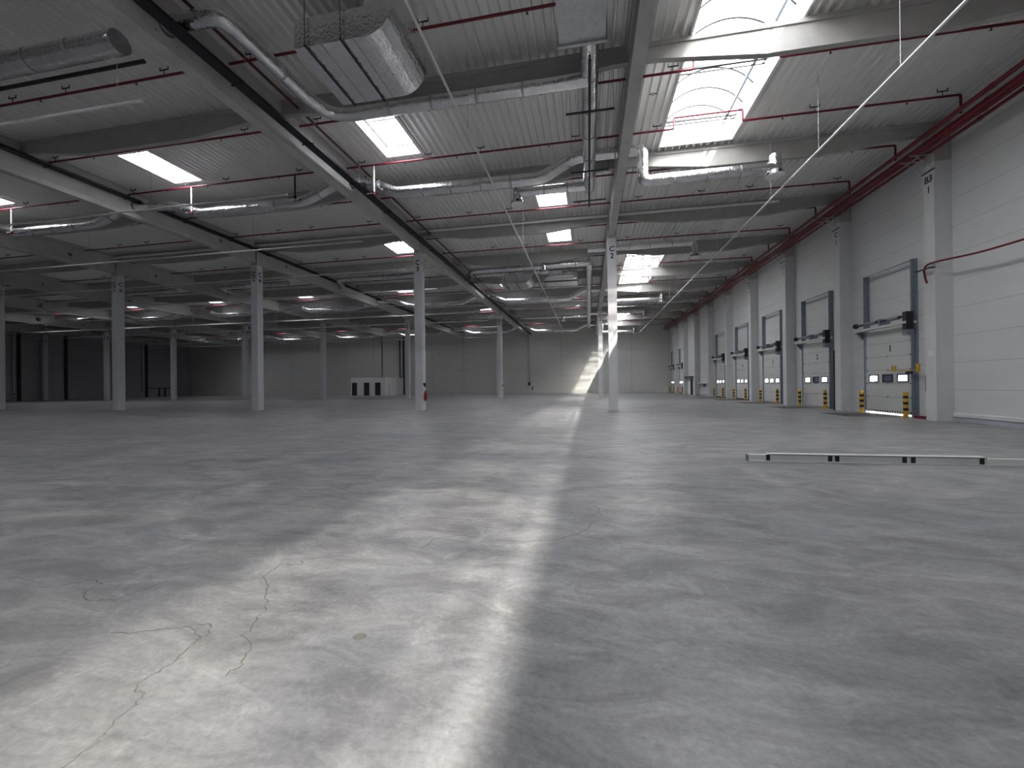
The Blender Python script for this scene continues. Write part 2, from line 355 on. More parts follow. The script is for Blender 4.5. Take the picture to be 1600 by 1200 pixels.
wb = MB().box(XL - .2, XR + .2, Y0 - .2, Y0, 0, ZD + .2).build('wall_front', M['wall_r']); tag(wb, kind='structure')
# plinth along the dock wall
mb = MB()
for m in range(-3, 8):
    if m in DOORBAYS or m == 5: continue
    a, b = dy(m) + .5, dy(m) + 6
    mb.box(XR - .05, XR, a, b, 0, .15)
pl = mb.build('baseboard_right', M['plinth']); tag(pl, kind='structure')
mb = MB()
for m in range(-3, 8):
    if m in DOORBAYS or m == 5: continue
    a, b = dy(m) + .5, dy(m) + 6
    mb.prism([(XR, .17), (XR - .06, .17), (XR - .06, .29), (XR, .33)], a, b, 'Y')
pl2 = mb.build('trim_1', M['wall_r']); tag(pl2, kind='structure')

# ------------------------------------------------------------------ columns
def make_column(marks):
    e = empty('concrete_column')
    MB().box(0, .5, 0, .5, 0, 10.02).build('shaft', M['column'], e)
    hd = MB(); hd.box(0, .5, 0, .5, 10.02, 10.2); hd.box(0, .065, 0, .5, 10.2, 11.3); hd.box(.435, .5, 0, .5, 10.2, 11.3); hd.build('head', M['bare'], e)
    return e
for m, row in ((0, 'C'), (1, 'D')):
    for k in range(8):
        e = make_column(None); e.location = (colx(k), rowy(m), 0)
        for i, ch in enumerate((row, LINE[k])):
            z = 9.38 - .4 * i
            lettering(ch, .42, (.25, -.003, z), (PI / 2, 0, 0), e, 'marking')
            if k > 0: lettering(ch, .42, (.503, .25, z), (PI / 2, 0, PI / 2), e, 'marking')
        where = 'in the nearer row' if m == 0 else 'in the farther row'
        tag(e, 'pale square concrete column marked %s %s, %s from the dock wall in the %s row' % (row, LINE[k], ordinal(k), 'nearer' if m == 0 else 'farther'), 'column', 'concrete columns of the hall')
WCM = {-2: 'B2', -1: 'B3', 0: 'C', 1: 'C1', 2: 'C2', 3: 'C3', 4: 'D', 5: 'D1', 6: 'D2', 7: 'D3'}
for m in range(-2, 8):
    e = empty('wall_column', (13.07, dy(m), 0))
    MB().box(0, .578, 0, .5, 0, 9.95).build('shaft', M['column'], e)
    MB().box(0, .578, 0, .5, 9.95, 11.5).build('head', M['bare'], e)
    lettering(WCM[m], .36, (-.003, .25, 9.35), (PI / 2, 0, -PI / 2), e)
    lettering('1', .36, (-.003, .25, 8.95), (PI / 2, 0, -PI / 2), e)
    if m == -1:
        n = MB().box(-.004, 0, .1, .36, 2.5, 2.72).build('notice', M['white'], e)
    tag(e, 'square column against the dock wall marked %s, %s of the visible ones from the camera' % (WCM[m], ordinal(m + 1) if m >= -1 else 'before the first'), 'column', 'columns along the dock wall')

# ------------------------------------------------------------------ main girders (run away from the camera)
HZ = 10.82
def girder(y0, y1, holes):
    """I-shaped girder: bottom flange, web with round duct openings, top flange"""
    e = empty('concrete_girder')
    h = .185
    MB().prism([(-h, 10.2), (h, 10.2), (h, 10.42), (h - .035, 10.45), (-h + .035, 10.45), (-h, 10.42)], y0, y1, 'Y').build('bottom_flange', M['bare2'], e)
    mb = MB(); z0, z1 = 10.45, 11.25; W = h - .035; cur = y0
    for (cy, r, cz) in sorted(holes) + [(None, 0, 0)]:
        a = (cy - r - .05) if cy is not None else y1
        mb.box(-W, W, cur, a, z0, z1)
        if cy is None: break
        b = cy + r + .05; n = 24; sq = []
        for i in range(n):
            t = 2 * PI * i / n; c, s = math.cos(t), math.sin(t)
            sx = min((r + .05) / max(abs(c), 1e-6), 9); sz = (z1 - cz if s > 0 else cz - z0) / max(abs(s), 1e-6); q = min(sx, sz)
            sq.append((cy + c * q, cz + s * q))
        ci = [(cy + r * math.cos(2 * PI * i / n), cz + r * math.sin(2 * PI * i / n)) for i in range(n)]
        vs = [(X, p[0], p[1]) for X in (-W, W) for ring in (sq, ci) for p in ring]; fs = []
        for i in range(n):
            j = (i + 1) % n
            fs += [(i, j, n + j, n + i), (2 * n + i, 2 * n + j, 3 * n + j, 3 * n + i), (n + i, n + j, 3 * n + j, 3 * n + i)]
        mb.add(vs, fs); cur = b
    mb.build('web', M['bare2'], e)
    MB().prism([(-h, 11.3), (-h + .035, 11.25), (h - .035, 11.25), (h, 11.3), (h, 11.53), (-h, 11.53)], y0, y1, 'Y').build('top_flange', M['bare2'], e)
    return e
DUCT_Y = 16.8
SPANS = [(-23.65, .28, []), (.82, 24.28, [(DUCT_Y, .28, HZ), (8.55, .24, 10.78), (3.5, .11, 10.75), (21.6, .11, 10.75)]),
         (24.82, 48.28, [(DUCT_Y + 24, .28, HZ), (27.2, .11, 10.75), (34.0, .28, HZ), (45.6, .11, 10.75)]),
         (48.82, 72.28, [(DUCT_Y + 48, .28, HZ), (51.2, .11, 10.75), (58.0, .28, HZ), (69.6, .11, 10.75)])]
for si, (a, b, hs) in enumerate(SPANS):
    g0 = girder(a, b, hs)
    for k in range(8):
        g = g0 if k == 0 else copy_tree(g0)
        g.location = (colx(k) + .25, 0, 0)
        nm = LINE[k]
        lab = ['long concrete roof girder behind the viewer, %s from the dock wall' % ordinal(k),
               'long concrete roof girder before the nearer column row, %s from the dock wall' % ordinal(k),
               'long concrete roof girder between the two column rows, %s from the dock wall' % ordinal(k),
               'long concrete roof girder reaching the back wall, %s from the dock wall' % ordinal(k)][si]
        tag(g, lab, 'girder', 'main concrete roof girders')

# ------------------------------------------------------------------ fish-belly cross beams
def cross(wd, w0, w1):
    x0, x1 = -wd / 2, wd / 2
    pts = [(x0, 11.05), (x0 + .45, 11.05), (x0 + 3.4, 10.72), (x1 - 3.4, 10.72), (x1 - .45, 11.05), (x1, 11.05), (x1, 11.4), (x0, 11.4)]
    e = empty('cross_beam')
    MB().prism(pts, -.09, .09, 'Y').build('web', M['cross'], e)
    MB().box(x0, x1, -.14, .14, 11.4, 11.53).build('top_flange', M['cross'], e)
    return e
BY = [24.55 + 6 * m for m in range(-8, 9)]
BY = [y if y < 72 else 72.1 for y in BY if y < 72.2]
seen = [y for y in BY if y > 6]
firstb = {}
for k in range(8):                    # bay k lies between line k-1 (or the dock wall) and line k
    xa = colx(k) + .25 + .17; xb = 13.06 if k == 0 else colx(k - 1) + .25 - .17
    wd = xb - xa
    key = round(wd, 2)
    for y in BY:
        if key not in firstb: firstb[key] = cross(wd, 0, 0); o = firstb[key]
        else: o = copy_tree(firstb[key])
        o.location = ((xa + xb) / 2, y, 0)
        bn = BAYNAME[k]
        if y > 6: lab = 'tapered concrete cross beam %s, %s one from the camera' % (bn, ordinal(seen.index(y)))
        else: lab = 'tapered concrete cross beam %s, %s behind the viewer' % (bn, ordinal(int(6.55 - y) // 6))
        tag(o, lab, 'beam', 'tapered concrete cross beams')

# ------------------------------------------------------------------ skylights
def barrel(y0, y1, lab):
    x0, x1 = 3.05, 5.9; cz = 12.3; rise = .75; e = empty('barrel_skylight', (0, 0, 0))
    cu = MB()
    for (a, b, c, d) in ((x0 - .06, x0, y0 - .06, y1 + .06), (x1, x1 + .06, y0 - .06, y1 + .06), (x0, x1, y0 - .06, y0), (x0, x1, y1, y1 + .06)): cu.box(a, b, c, d, ZD + .005, cz)
    cu.build('curb', M['white'], e)
    n = 14; half = (x1 - x0) / 2; R = (half * half + rise * rise) / (2 * rise); am = math.asin(half / R); mx = (x0 + x1) / 2
    arc = [(mx + R * math.sin(-am + 2 * am * i / n), cz + rise - R + R * math.cos(-am + 2 * am * i / n)) for i in range(n + 1)]
    g = MB(); vs = [(p[0], y, p[1]) for y in (y0, y1) for p in arc]
    g.add(vs, [(i, i + 1, n + 2 + i, n + 1 + i) for i in range(n - 2)], True)
    for y in (y0, y1): g.add([(p[0], y, p[1]) for p in arc], [tuple(range(n + 1))])
    g.build('glazing', M['vault'], e)
    MB().add(vs, [(i, i + 1, n + 2 + i, n + 1 + i) for i in (n - 2, n - 1)], True).build('clear_side_glazing', M['clear'], e)
    yy = y0 + .25; i = 0
    while yy < y1:
        MB().tube([(p[0], yy, p[1] - .04) for p in arc], .028, 6).build('hoop', M['dark'], e); yy += 1.02
    for yy in (y0 + 1.9, y0 + 4.9, y0 + 8.3, y1 - .5):
        MB().box(x0, x1, yy - .04, yy + .04, cz - .08, cz).build('cross_bar', M['dark'], e)
        MB().box(x0, x1, yy + .16, yy + .2, cz - .1, cz - .06).build('tie_rod', M['dark'], e)
    MB().box(x1 - .36, x1 - .28, y0, y1, cz - .05, cz + .03).build('side_rail', M['rail'], e)
    tag(e, lab, 'skylight', 'long barrel skylights'); return e
for (a, b, c, d), lab in zip(STRIPS, ['long barrel skylight over the dock bay, behind the viewer', 'largest long barrel skylight, over the dock bay nearest the camera',
                                      'long barrel skylight over the dock bay, right of column C 2', 'small far barrel skylight in front of the back wall']):
    barrel(c, d, lab)
def smallsky(wx, wy):
    e = empty('roof_window')
    fr = MB()
    for (a, b, c, d) in ((-.14, 0, -.14, wy + .14), (wx, wx + .14, -.14, wy + .14), (0, wx, -.14, 0), (0, wx, wy, wy + .14)): fr.box(a, b, c, d, ZD - .03, ZD + .16)
    fr.build('frame', M['white'], e)
    cu = MB()
    for (a, b, c, d) in ((-.03, 0, -.03, wy + .03), (wx, wx + .03, -.03, wy + .03), (0, wx, -.03, 0), (0, wx, wy, wy + .03)): cu.box(a, b, c, d, ZD + .16, 12.05)
    cu.build('curb', M['white'], e)
    MB().add([(0, 0, 12.03), (wx, 0, 12.03), (wx, wy, 12.03), (0, wy, 12.03)], [(0, 1, 2, 3)]).build('pane', M['pane'], e)
    ga = MB()
    for (a, b, c, d) in ((0, .06, 0, wy), (wx - .06, wx, 0, wy), (.06, wx - .06, 0, .06), (.06, wx - .06, wy - .06, wy), (.06, wx - .06, wy * .3, wy * .3 + .05), (wx * .5 - .02, wx * .5 + .02, .06, wy - .06)): ga.box(a, b, c, d, 11.96, 12.01)
    ga.build('gasket', M['dark'], e)
    gr = MB(); n = 13
    for i in range(1, n): gr.box(wx * i / n - .004, wx * i / n + .004, 0, wy, 11.90, 11.91)
    n = 20
    for i in range(1, n): gr.box(0, wx, wy * i / n - .004, wy * i / n + .004, 11.91, 11.92)
    gr.build('safety_grid', M['rail'], e)
    MB().tube([(wx * .25, wy * .5, 11.98), (wx * .5, wy * .68, 11.95), (wx * .8, wy * .66, 11.98)], .014, 6).build('opener_arm', M['dark'], e)
    return e
sk0 = {}
for (a, b, c, d) in SMALL:
    key = (round(b - a, 2), round(d - c, 2))
    if key not in sk0: sk0[key] = smallsky(*key); o = sk0[key]
    else: o = copy_tree(sk0[key])
    o.location = (a, c, 0)
    k = int((1.42 - a) // 12) + 1 if a < 1.42 else 0
    rows = sorted(s[2] for s in SMALL if s[2] > 6 and int((1.42 - s[0]) // 12) + 1 == k)
    pos = 'behind the viewer at Y %d' % c if c < 6 else '%s one from the camera' % ordinal(rows.index(c))
    if c < 6: pos = 'behind the viewer, %s metres back' % {-10: 'ten', 2: 'close overhead, two'}.get(round(c), 'some')
    tag(o, 'small bright rectangular roof window %s, %s' % (BAYNAME[k], pos), 'skylight', 'small rectangular roof windows')

# ------------------------------------------------------------------ sprinkler branch pipes
def u_hook(mb, x, y, z):
    mb.box(x - .16, x + .16, y - .012, y + .012, z + .17, z + .2); mb.box(x - .16, x - .14, y - .01, y + .01, z + .17, z + .28); mb.box(x + .14, x + .16, y - .01, y + .01, z + .17, z + .28); mb.box(x - .008, x + .008, y - .008, y + .008, z + .02, z + .18)
hook_me = None
def hook_mesh():
    mb = MB(); u_hook(mb, 0, 0, 0); o = mb.build('hanger', M['dark']); me = o.data; bpy.data.objects.remove(o); return me
def head_mesh():
    mb = MB(); mb.tube([(0, 0, -.02), (0, 0, -.1)], .014, 6); mb.tube([(0, 0, -.1), (0, 0, -.11)], .035, 8); o = mb.build('sprinkler_head', M['dark']); me = o.data; bpy.data.objects.remove(o); return me
HK, HD = hook_mesh(), head_mesh()
ZP = 11.25
PY = [10.4 + 3 * i for i in range(21)] + [7.4, 4.4, 1.4, -1.6]
front = sorted(y for y in PY if y > 6)
for y in PY:
    e = empty('sprinkler_pipe', (0, y, 0))
    strip = any(s[2] < y < s[3] for s in STRIPS)
    path = [(XL + .3, 0, ZP)]
    if strip: path += [(3.3, 0, ZP), (3.3, 0, ZP + .42), (5.72, 0, ZP + .42), (5.72, 0, ZP), ]
    path += [(12.52, 0, ZP), (12.52, 0, 10.62)]
    MB().tube(bend(path, .07, 3), .038, 8).build('pipe', M['red'], e)
    if y > 0:
        xs = [12.0 - 3.1 * i - (.8 if (i % 2) else 0) for i in range(18)]
        for i, x in enumerate(xs):
            if strip and 2.9 < x < 6.1: continue
            if any(abs(x - (colx(k) + .25)) < .5 for k in range(8)): x += .8
            if any(h[0] - .2 < x < h[1] + .2 and h[2] < y < h[3] for h in SMALL): continue
            o = bpy.data.objects.new('hanger', HK); COL.objects.link(o); o.parent = e; o.location = (x, 0, ZP)
            o = bpy.data.objects.new('sprinkler_head', HD); COL.objects.link(o); o.parent = e; o.location = (x - 1.05, 0, ZP)
    lab = 'thin red sprinkler pipe across the whole roof, %s one from the camera' % ordinal(front.index(y)) if y > 6 else 'thin red sprinkler pipe across the roof, %s one behind the viewer' % ordinal(int(7.4 - y) // 3)
    tag(e, lab, 'pipe', 'red sprinkler pipes under the roof deck')
# drop pipes in red and white to the low heads
for (x, y, z0, col, where) in ((-9.12, 16.4, 10.0, 'white', 'beside the duct bend right of the tray'), (-18.65, 16.4, 10.0, 'white', 'above the duct bend in the third bay'),
                        (-30.1, 16.4, 9.97, 'white', 'at the left edge of the view'), (-13.03, 16.4, 10.2, 'dark', 'left of the tray girder'),
                        (-4.2, 37.4, 9.9, 'white', 'above the far air box'), (-30.2, 61.4, 9.9, 'white', 'far away in the fourth bay'), (-18.3, 61.4, 9.9, 'white', 'far away in the third bay')):
    e = empty('drop_pipe', (x, y, 0))
    MB().cyl(0, 0, z0, ZP - .03, .035, 10).build('riser', M[col] if col == 'white' else M['dark'], e)
    MB().tube([(0, 0, z0 + .04), (-.35, 0, z0 + .02)], .022, 8).build('arm', M['steel'] if col == 'white' else M['dark'], e)
    MB().cyl(0, 0, z0 - .05, z0 + .07, .055, 10).build('fitting', M['red'] if col == 'white' else M['dark'], e)
    tag(e, '%s vertical drop pipe under a sprinkler pipe, %s' % (col, where), 'pipe', 'vertical drop pipes')

# ------------------------------------------------------------------ red fire mains along the dock wall
for i, (x, z, r, nm) in enumerate(((12.32, 10.62, .075, 'innermost upper'), (12.55, 10.46, .075, 'second from the hall'), (12.74, 10.40, .09, 'third, thickest'), (12.95, 10.30, .06, 'nearest the wall'), (12.42, 10.30, .055, 'lowest'))):
    e = empty('fire_main', (x, 0, z))
    MB().tube([(0, -12, 0), (0, 71.2 - .25 * i, 0)], r, 12).build('pipe', M['red'], e)
    for j in range(-1, 12):
        yj = 3 + 6 * j + .4 * i
        MB().tube([(0, yj, 0), (0, yj + .12, 0)], r + .014, 12).build('coupling', M['red'], e)
    tag(e, 'long red fire main high along the dock wall, %s of its bundle' % nm, 'pipe', 'red fire mains along the dock wall')
for m in range(-2, 8):
    e = empty('pipe_bracket', (13.07, dy(m), 0))
    for dyy in (-.03, .5):
        MB().box(-.82, 0, dyy - .02, dyy + .02, 10.18, 10.22).build('arm', M['steel'], e)
        MB().tube([(-.62, dyy, 10.18), (-.02, dyy, 9.68)], .012, 6).build('brace', M['steel'], e)
    MB().box(-.03, 0, -.06, .56, 9.64, 9.68).build('wall_bar', M['dark'], e)
    tag(e, 'steel bracket carrying the red mains at the dock wall column marked %s' % WCM[m], 'bracket', 'brackets under the red fire mains')

# ------------------------------------------------------------------ light lines
def lightline(name, ax, fixed, a, b, z, lab, step, grp):
    e = empty(name)
    mb = MB(); f = (lambda t: (fixed, t, z)) if ax == 'Y' else (lambda t: (t, fixed, z))
    mb.tube([f(a), f(b)], .038, 8); mb.build('tube', M['white'], e)
    t = b - .8; n = 0
    while t > a and n < 26:
        p = f(t); MB().tube([(p[0], p[1], z + .03), (p[0], p[1], ZD)], .0075, 5, False).build('wire', M['white'] if n % 2 == 0 else M['steel'], e); t -= step; n += 1
    tag(e, lab, 'light line', grp); return e
lightline('light_line', 'Y', 7.36, -10, 61.0, 9.0, 'very long thin white light line hung along the dock bay', 3.5, 'long light lines running away from the camera')
lightline('light_line', 'Y', -3.45, -10, 58.0, 9.15, 'very long thin white light line left of column C 2', 3.5, 'long light lines running away from the camera')
LY = [8.55, 13.8, 19.05, 24.2, 29.6, 34.9, 40.2, 45.5, 50.7, 56.0, 61.2]
for i, y in enumerate(LY):
    lightline('light_line', 'X', y, XL + 4, -11.3 if i else -11.2, 9.0, 'thin white light line across the dark left bays, %s from the camera' % ordinal(i), 5.6, 'light lines across the left bays')
# conduit tubes just before the cross beams at row C and D
for y in (24.2, 48.2):
    for k in (0, 1, 2, 3):
        xa = colx(k) + .45; xb = 10.2 if k == 0 else colx(k - 1) + .05
        e = MB().tube([(xa, y, 11.3), (xb, y, 11.3)], .07, 10).build('conduit', M['white'])
        tag(e, 'pale conduit %s, along the %s column row' % (BAYNAME[k], 'nearer' if y < 30 else 'farther'), 'conduit', 'pale conduits along the row beams')

# ------------------------------------------------------------------ silver ducts
def duct(path, r, lab, name='air_duct', bands=True, br=.35, caps=()):
    e = empty(name); p = bend(path, br, 5)
    MB().tube(p, r, 20).build('pipe', M['foil'], e)
    if bands:
        P = [Vector(q) for q in path]
        for a, b in zip(P, P[1:]):
            L_ = (b - a).length
            if L_ < 1.6: continue
            n = int(L_ / 1.5); d = (b - a).normalized()
            for i in range(1, n + 1):
                c = a + (b - a) * (i / (n + 1)); MB().tube([c - d * .03, c + d * .03], r + .008, 20, False).build('seam_band', M['steel'], e)
    tag(e, lab, 'duct', 'silver air ducts'); return e
def diffuser(x, y, z, lab, r=.26):
    e = empty('air_diffuser', (x, y, z))
    MB().tube([(0, 0, .75), (0, 0, .12)], r * .8, 20).build('neck', M['foil'], e)
    MB().tube([(0, 0, .14), (0, 0, -.02)], r * 1.05, 20).build('collar', M['steel'], e)
    MB().tube([(0, 0, -.02), (0, 0, -.05)], [r * 1.3, r * 1.2], 24).build('plate', M['white'], e)
    for a in (0, 1.57, 3.14, 4.71): MB().box(-.055, .055, -.01, .01, -.0, .09).build('vent', M['black'], e, (math.sin(a + .2) * r * 1.06, -math.cos(a + .2) * r * 1.06, .02)).rotation_euler = (0, 0, a + .2)
    tag(e, lab, 'diffuser', 'drum shaped air diffusers'); return e
def branch(y, r, sfx):
    duct([(-10.58, y, 10.85), (-9.9, y, 10.85), (-8.3, y, 10.14), (-1.8, y, 10.1), (-.5, y, 10.82), (.3, y, 10.82)], .25, 'silver duct dipping and rising left of column C 2, %s' % sfx)
    duct([(.1, y, 10.82), (2.2, y, 10.82), (2.2, y, 9.58), (6.9, y, 9.56)], .215, 'silver duct dropping into the dock bay toward a drum diffuser, %s' % sfx, br=.25)
    diffuser(6.95, y, 9.3, 'round white diffuser at the end of the dock bay duct, %s' % sfx)
branch(16.8, .25, 'nearest the camera')
branch(40.8, .25, 'middle of the hall')
branch(64.8, .25, 'by the back wall')
duct([(.05, 28.5, 10.8), (6.9, 28.5, 10.8), (6.95, 28.5, 10.4)], .2, 'silver duct in the dock bay just behind column C 2', bands=True); diffuser(6.95, 28.5, 9.85, 'round diffuser in the dock bay, second from the camera')
duct([(.05, 52.5, 10.5), (6.9, 52.5, 10.5), (6.95, 52.5, 10.3)], .2, 'silver duct in the dock bay seen between columns D 2 and C 2'); diffuser(6.95, 52.5, 9.85, 'round diffuser in the dock bay, second from the back wall')
# second leg from the trunk to a hanging diffuser, left of line 2
for y, s in ((18.92, 'nearest the camera'), (31.0, 'above the far air box'), (55.0, 'far end of the hall')):
    duct([(.2, y, 10.62), (-3.0, y, 10.62), (-3.12, y, 10.62)], .2, 'short silver duct from the trunk to a drum diffuser, %s' % s)
    diffuser(-3.2, y, 10.1, 'drum diffuser left of the trunk duct, %s' % s)
duct([(.13, 10.75, 10.64), (.13, 19.15, 10.64)], .26, 'silver trunk duct running away from the camera left of line 2')
duct([(.13, 30.85, 10.64), (.13, 66.5, 10.64)], .26, 'farther silver trunk duct left of column D 2')
# ducts at the other girder lines
for k in range(1, 6):
    for j, y in enumerate((16.8, 40.8, 64.8)):
        x0 = colx(k) + .25
        s = '%s bay left of the black cable tray, %s' % (ordinal(k - 1), ['nearest row', 'middle row', 'back wall row'][j])
        duct([(x0 - .02, y, 10.82), (x0 - .7, y, 10.8), (x0 - 2.3, y, 10.16), (x0 - 8.0, y, 10.12), (x0 - 9.7, y, 10.7), (x0 - 11.95, y, 10.82)] if k < 5 else [(x0 + .5, y, 10.8), (x0 - 5, y, 10.5)], .24, 'silver duct in the ' + s)
# short ducts in line with the second row of air boxes
for k in range(1, 5):
    for j, y in enumerate((34.0, 58.0)):
        x0 = colx(k) + .25
        duct([(x0 - .3, y, 10.82), (x0 + .5, y, 10.82), (x0 + 1.4, y - 2.2, 10.82), (x0 + 8.6, y - 2.3, 10.8)], .21, 'silver duct bending off the %s girder from the dock wall, %s' % (ordinal(k), ['middle of the hall', 'near the back wall'][j]))
# near duct that comes through the girder of line 3 and turns along the hall
duct([(-10.9, 8.55, 10.78), (-9.7, 8.55, 10.78), (-8.75, 8.45, 10.66), (-8.6, 9.2, 10.6), (-8.48, 11.3, 10.56), (-8.2, 12.0, 10.5), (-7.6, 12.12, 10.47), (-.4, 12.12, 10.47), (.13, 12.12, 10.5)], .2, 'silver foil duct bending around the big air box at the top of the view', br=.3)
# dark insulated pipe and duct at the upper left
duct([(-24.0, 8.15, 10.2), (-11.35, 8.15, 10.2)], .27, 'dull dark duct at the upper left corner of the view')
e = MB().tube([(-24.0, 8.6, 10.05), (-11.2, 8.6, 10.05)], .05, 10).build('insulated_pipe', M['dark']); tag(e, 'dark insulated pipe beside the dull duct at upper left', 'pipe')
# black service line under the trunk duct
e = empty('service_line'); MB().tube([(.13, 11.2, 10.31), (.13, 20.4, 10.31)], .045, 8).build('pipe', M['dark'], e)
for y in (13.2, 16.9, 19.6): MB().box(-.62, .9, y - .03, y + .03, 10.22, 10.26).build('crossbar', M['dark'], e)
for y in (13.2, 16.9, 19.6):
    for x in (-.6, .88): MB().tube([(x, y, 10.26), (x, y, ZD - .02)], .006, 5, False).build('rod', M['dark'], e)
tag(e, 'thin black service pipe and crossbars under the near trunk duct', 'pipe')
for y in (16.72, 18.75):
    for x in (-.17, .22): pass

# big foil-clad air boxes
def airbox(y, lab):
    e = empty('air_box', (0, y, 0)); x0, x1, z0, z1 = -7.02, -4.4, 9.88, 10.6
    prof = [(x0, z0), (x1 - .75, z0)] + [(x1 - .75 + .75 * math.sin(t * PI / 16), z0 + .75 - .75 * math.cos(t * PI / 16)) for t in range(1, 9)] + [(x1, 11.14), (x1 - .75, 11.14), (x1 - .75, z1), (x0, z1)]
    MB().prism(prof, 0, 2.05, 'Y').build('casing', M['foil'], e)
    for x in (x0 + .35, x0 + 1.3): MB().box(x - .02, x + .02, -.08, 2.12, z0 - .04, z0 - .002).build('strut', M['dark'], e)
    for x in (x0 + .75, x0 + 1.6): MB().box(x - .012, x + .012, 0, 2.05, z0 - .012, z0 - .001).build('foil_seam', M['steel'], e)
    for x in (x0 + .35, x0 + 1.3):
        for yy in (-.07, 2.1): MB().tube([(x, yy, z0 - .02), (x, yy, ZD)], .008, 5, False).build('rod', M['dark'], e)
    tag(e, lab, 'air box', 'foil clad air boxes')
airbox(8.85, 'big silver foil-clad air box at the top of the view')
airbox(32.9, 'far silver air box between columns C 3 and C 2')
# white coated end box of the trunk at the top of the view
e = empty('plenum_box', (.1, 7.0, 0)); MB().prism([(-.75, 10.35), (.42, 10.35), (.42, 11.35), (-.75, 11.35)], 0, 3.6, 'Y').build('casing', M['steel'], e)
MB().prism([(.02 + .075 * math.cos(a * PI / 8), 1.55 + .5 * math.sin(a * PI / 8)) for a in range(16)], 10.335, 10.352, 'Z').build('slot', M['black'], e, (.16, 0, 0))
MB().box(-.8, .47, 3.6, 3.68, 10.3, 11.38).build('flange', M['steel'], e); tag(e, 'pale grey plenum box with a dark slot at the top, left of girder line 2', 'air box')
# far air unit
e = empty('air_unit', (-3.4, 32.6, 0)); MB().box(0, 2.6, 0, 2.4, 9.95, 10.6).build('casing', M['foil'], e); MB().box(.2, 2.3, -.4, 0, 10.05, 10.5).build('inlet', M['foil'], e)
MB().box(-.05, 2.65, .6, .66, 9.9, 9.95).build('strut', M['dark'], e); tag(e, 'silver air unit right of the far air box', 'air box')

# ------------------------------------------------------------------ cable trays
TRZ = 10.43
def tray(x, ya, yb, z, lab):
    e = empty('cable_tray', (x, 0, z))
    MB().box(-.17, .17, ya, yb, 0, .015).build('base', M['black'], e)
    for s in (-.17, .16): MB().box(s, s + .01, ya, yb, 0, .09).build('side', M['dark'], e)
    for i in range(4): MB().tube([(-.09 + .055 * i, ya, .03), (-.09 + .055 * i, yb, .03)], .022, 6).build('cable', M['black'], e)
    y = ya + 1.2
    while y < yb:
        MB().box(-.22, .26, y - .02, y + .02, -.03, 0).build('support', M['dark'], e)
        MB().tube([(.24, y, 0), (.24, y, ZD - z - .02)], .007, 5, False).build('rod', M['steel'], e); y += 3.0 if y > 5 else 6
    tag(e, lab, 'cable tray', 'cable trays along the girders')
tray(-9.95, -6, 71.6, TRZ, 'black cable tray along the right side of the girder on line 3')
tray(-22.17, 0, 71.6, 10.95, 'black cable tray high along the girder on line 4')
e = MB().tube([(-9.75, -4, 11.2), (-9.75, 70, 11.2)], .045, 8).build('supply_pipe', M['shaded_red']); tag(e, 'shade-darkened red supply pipe high beside the long girder with the black cable tray', 'pipe')

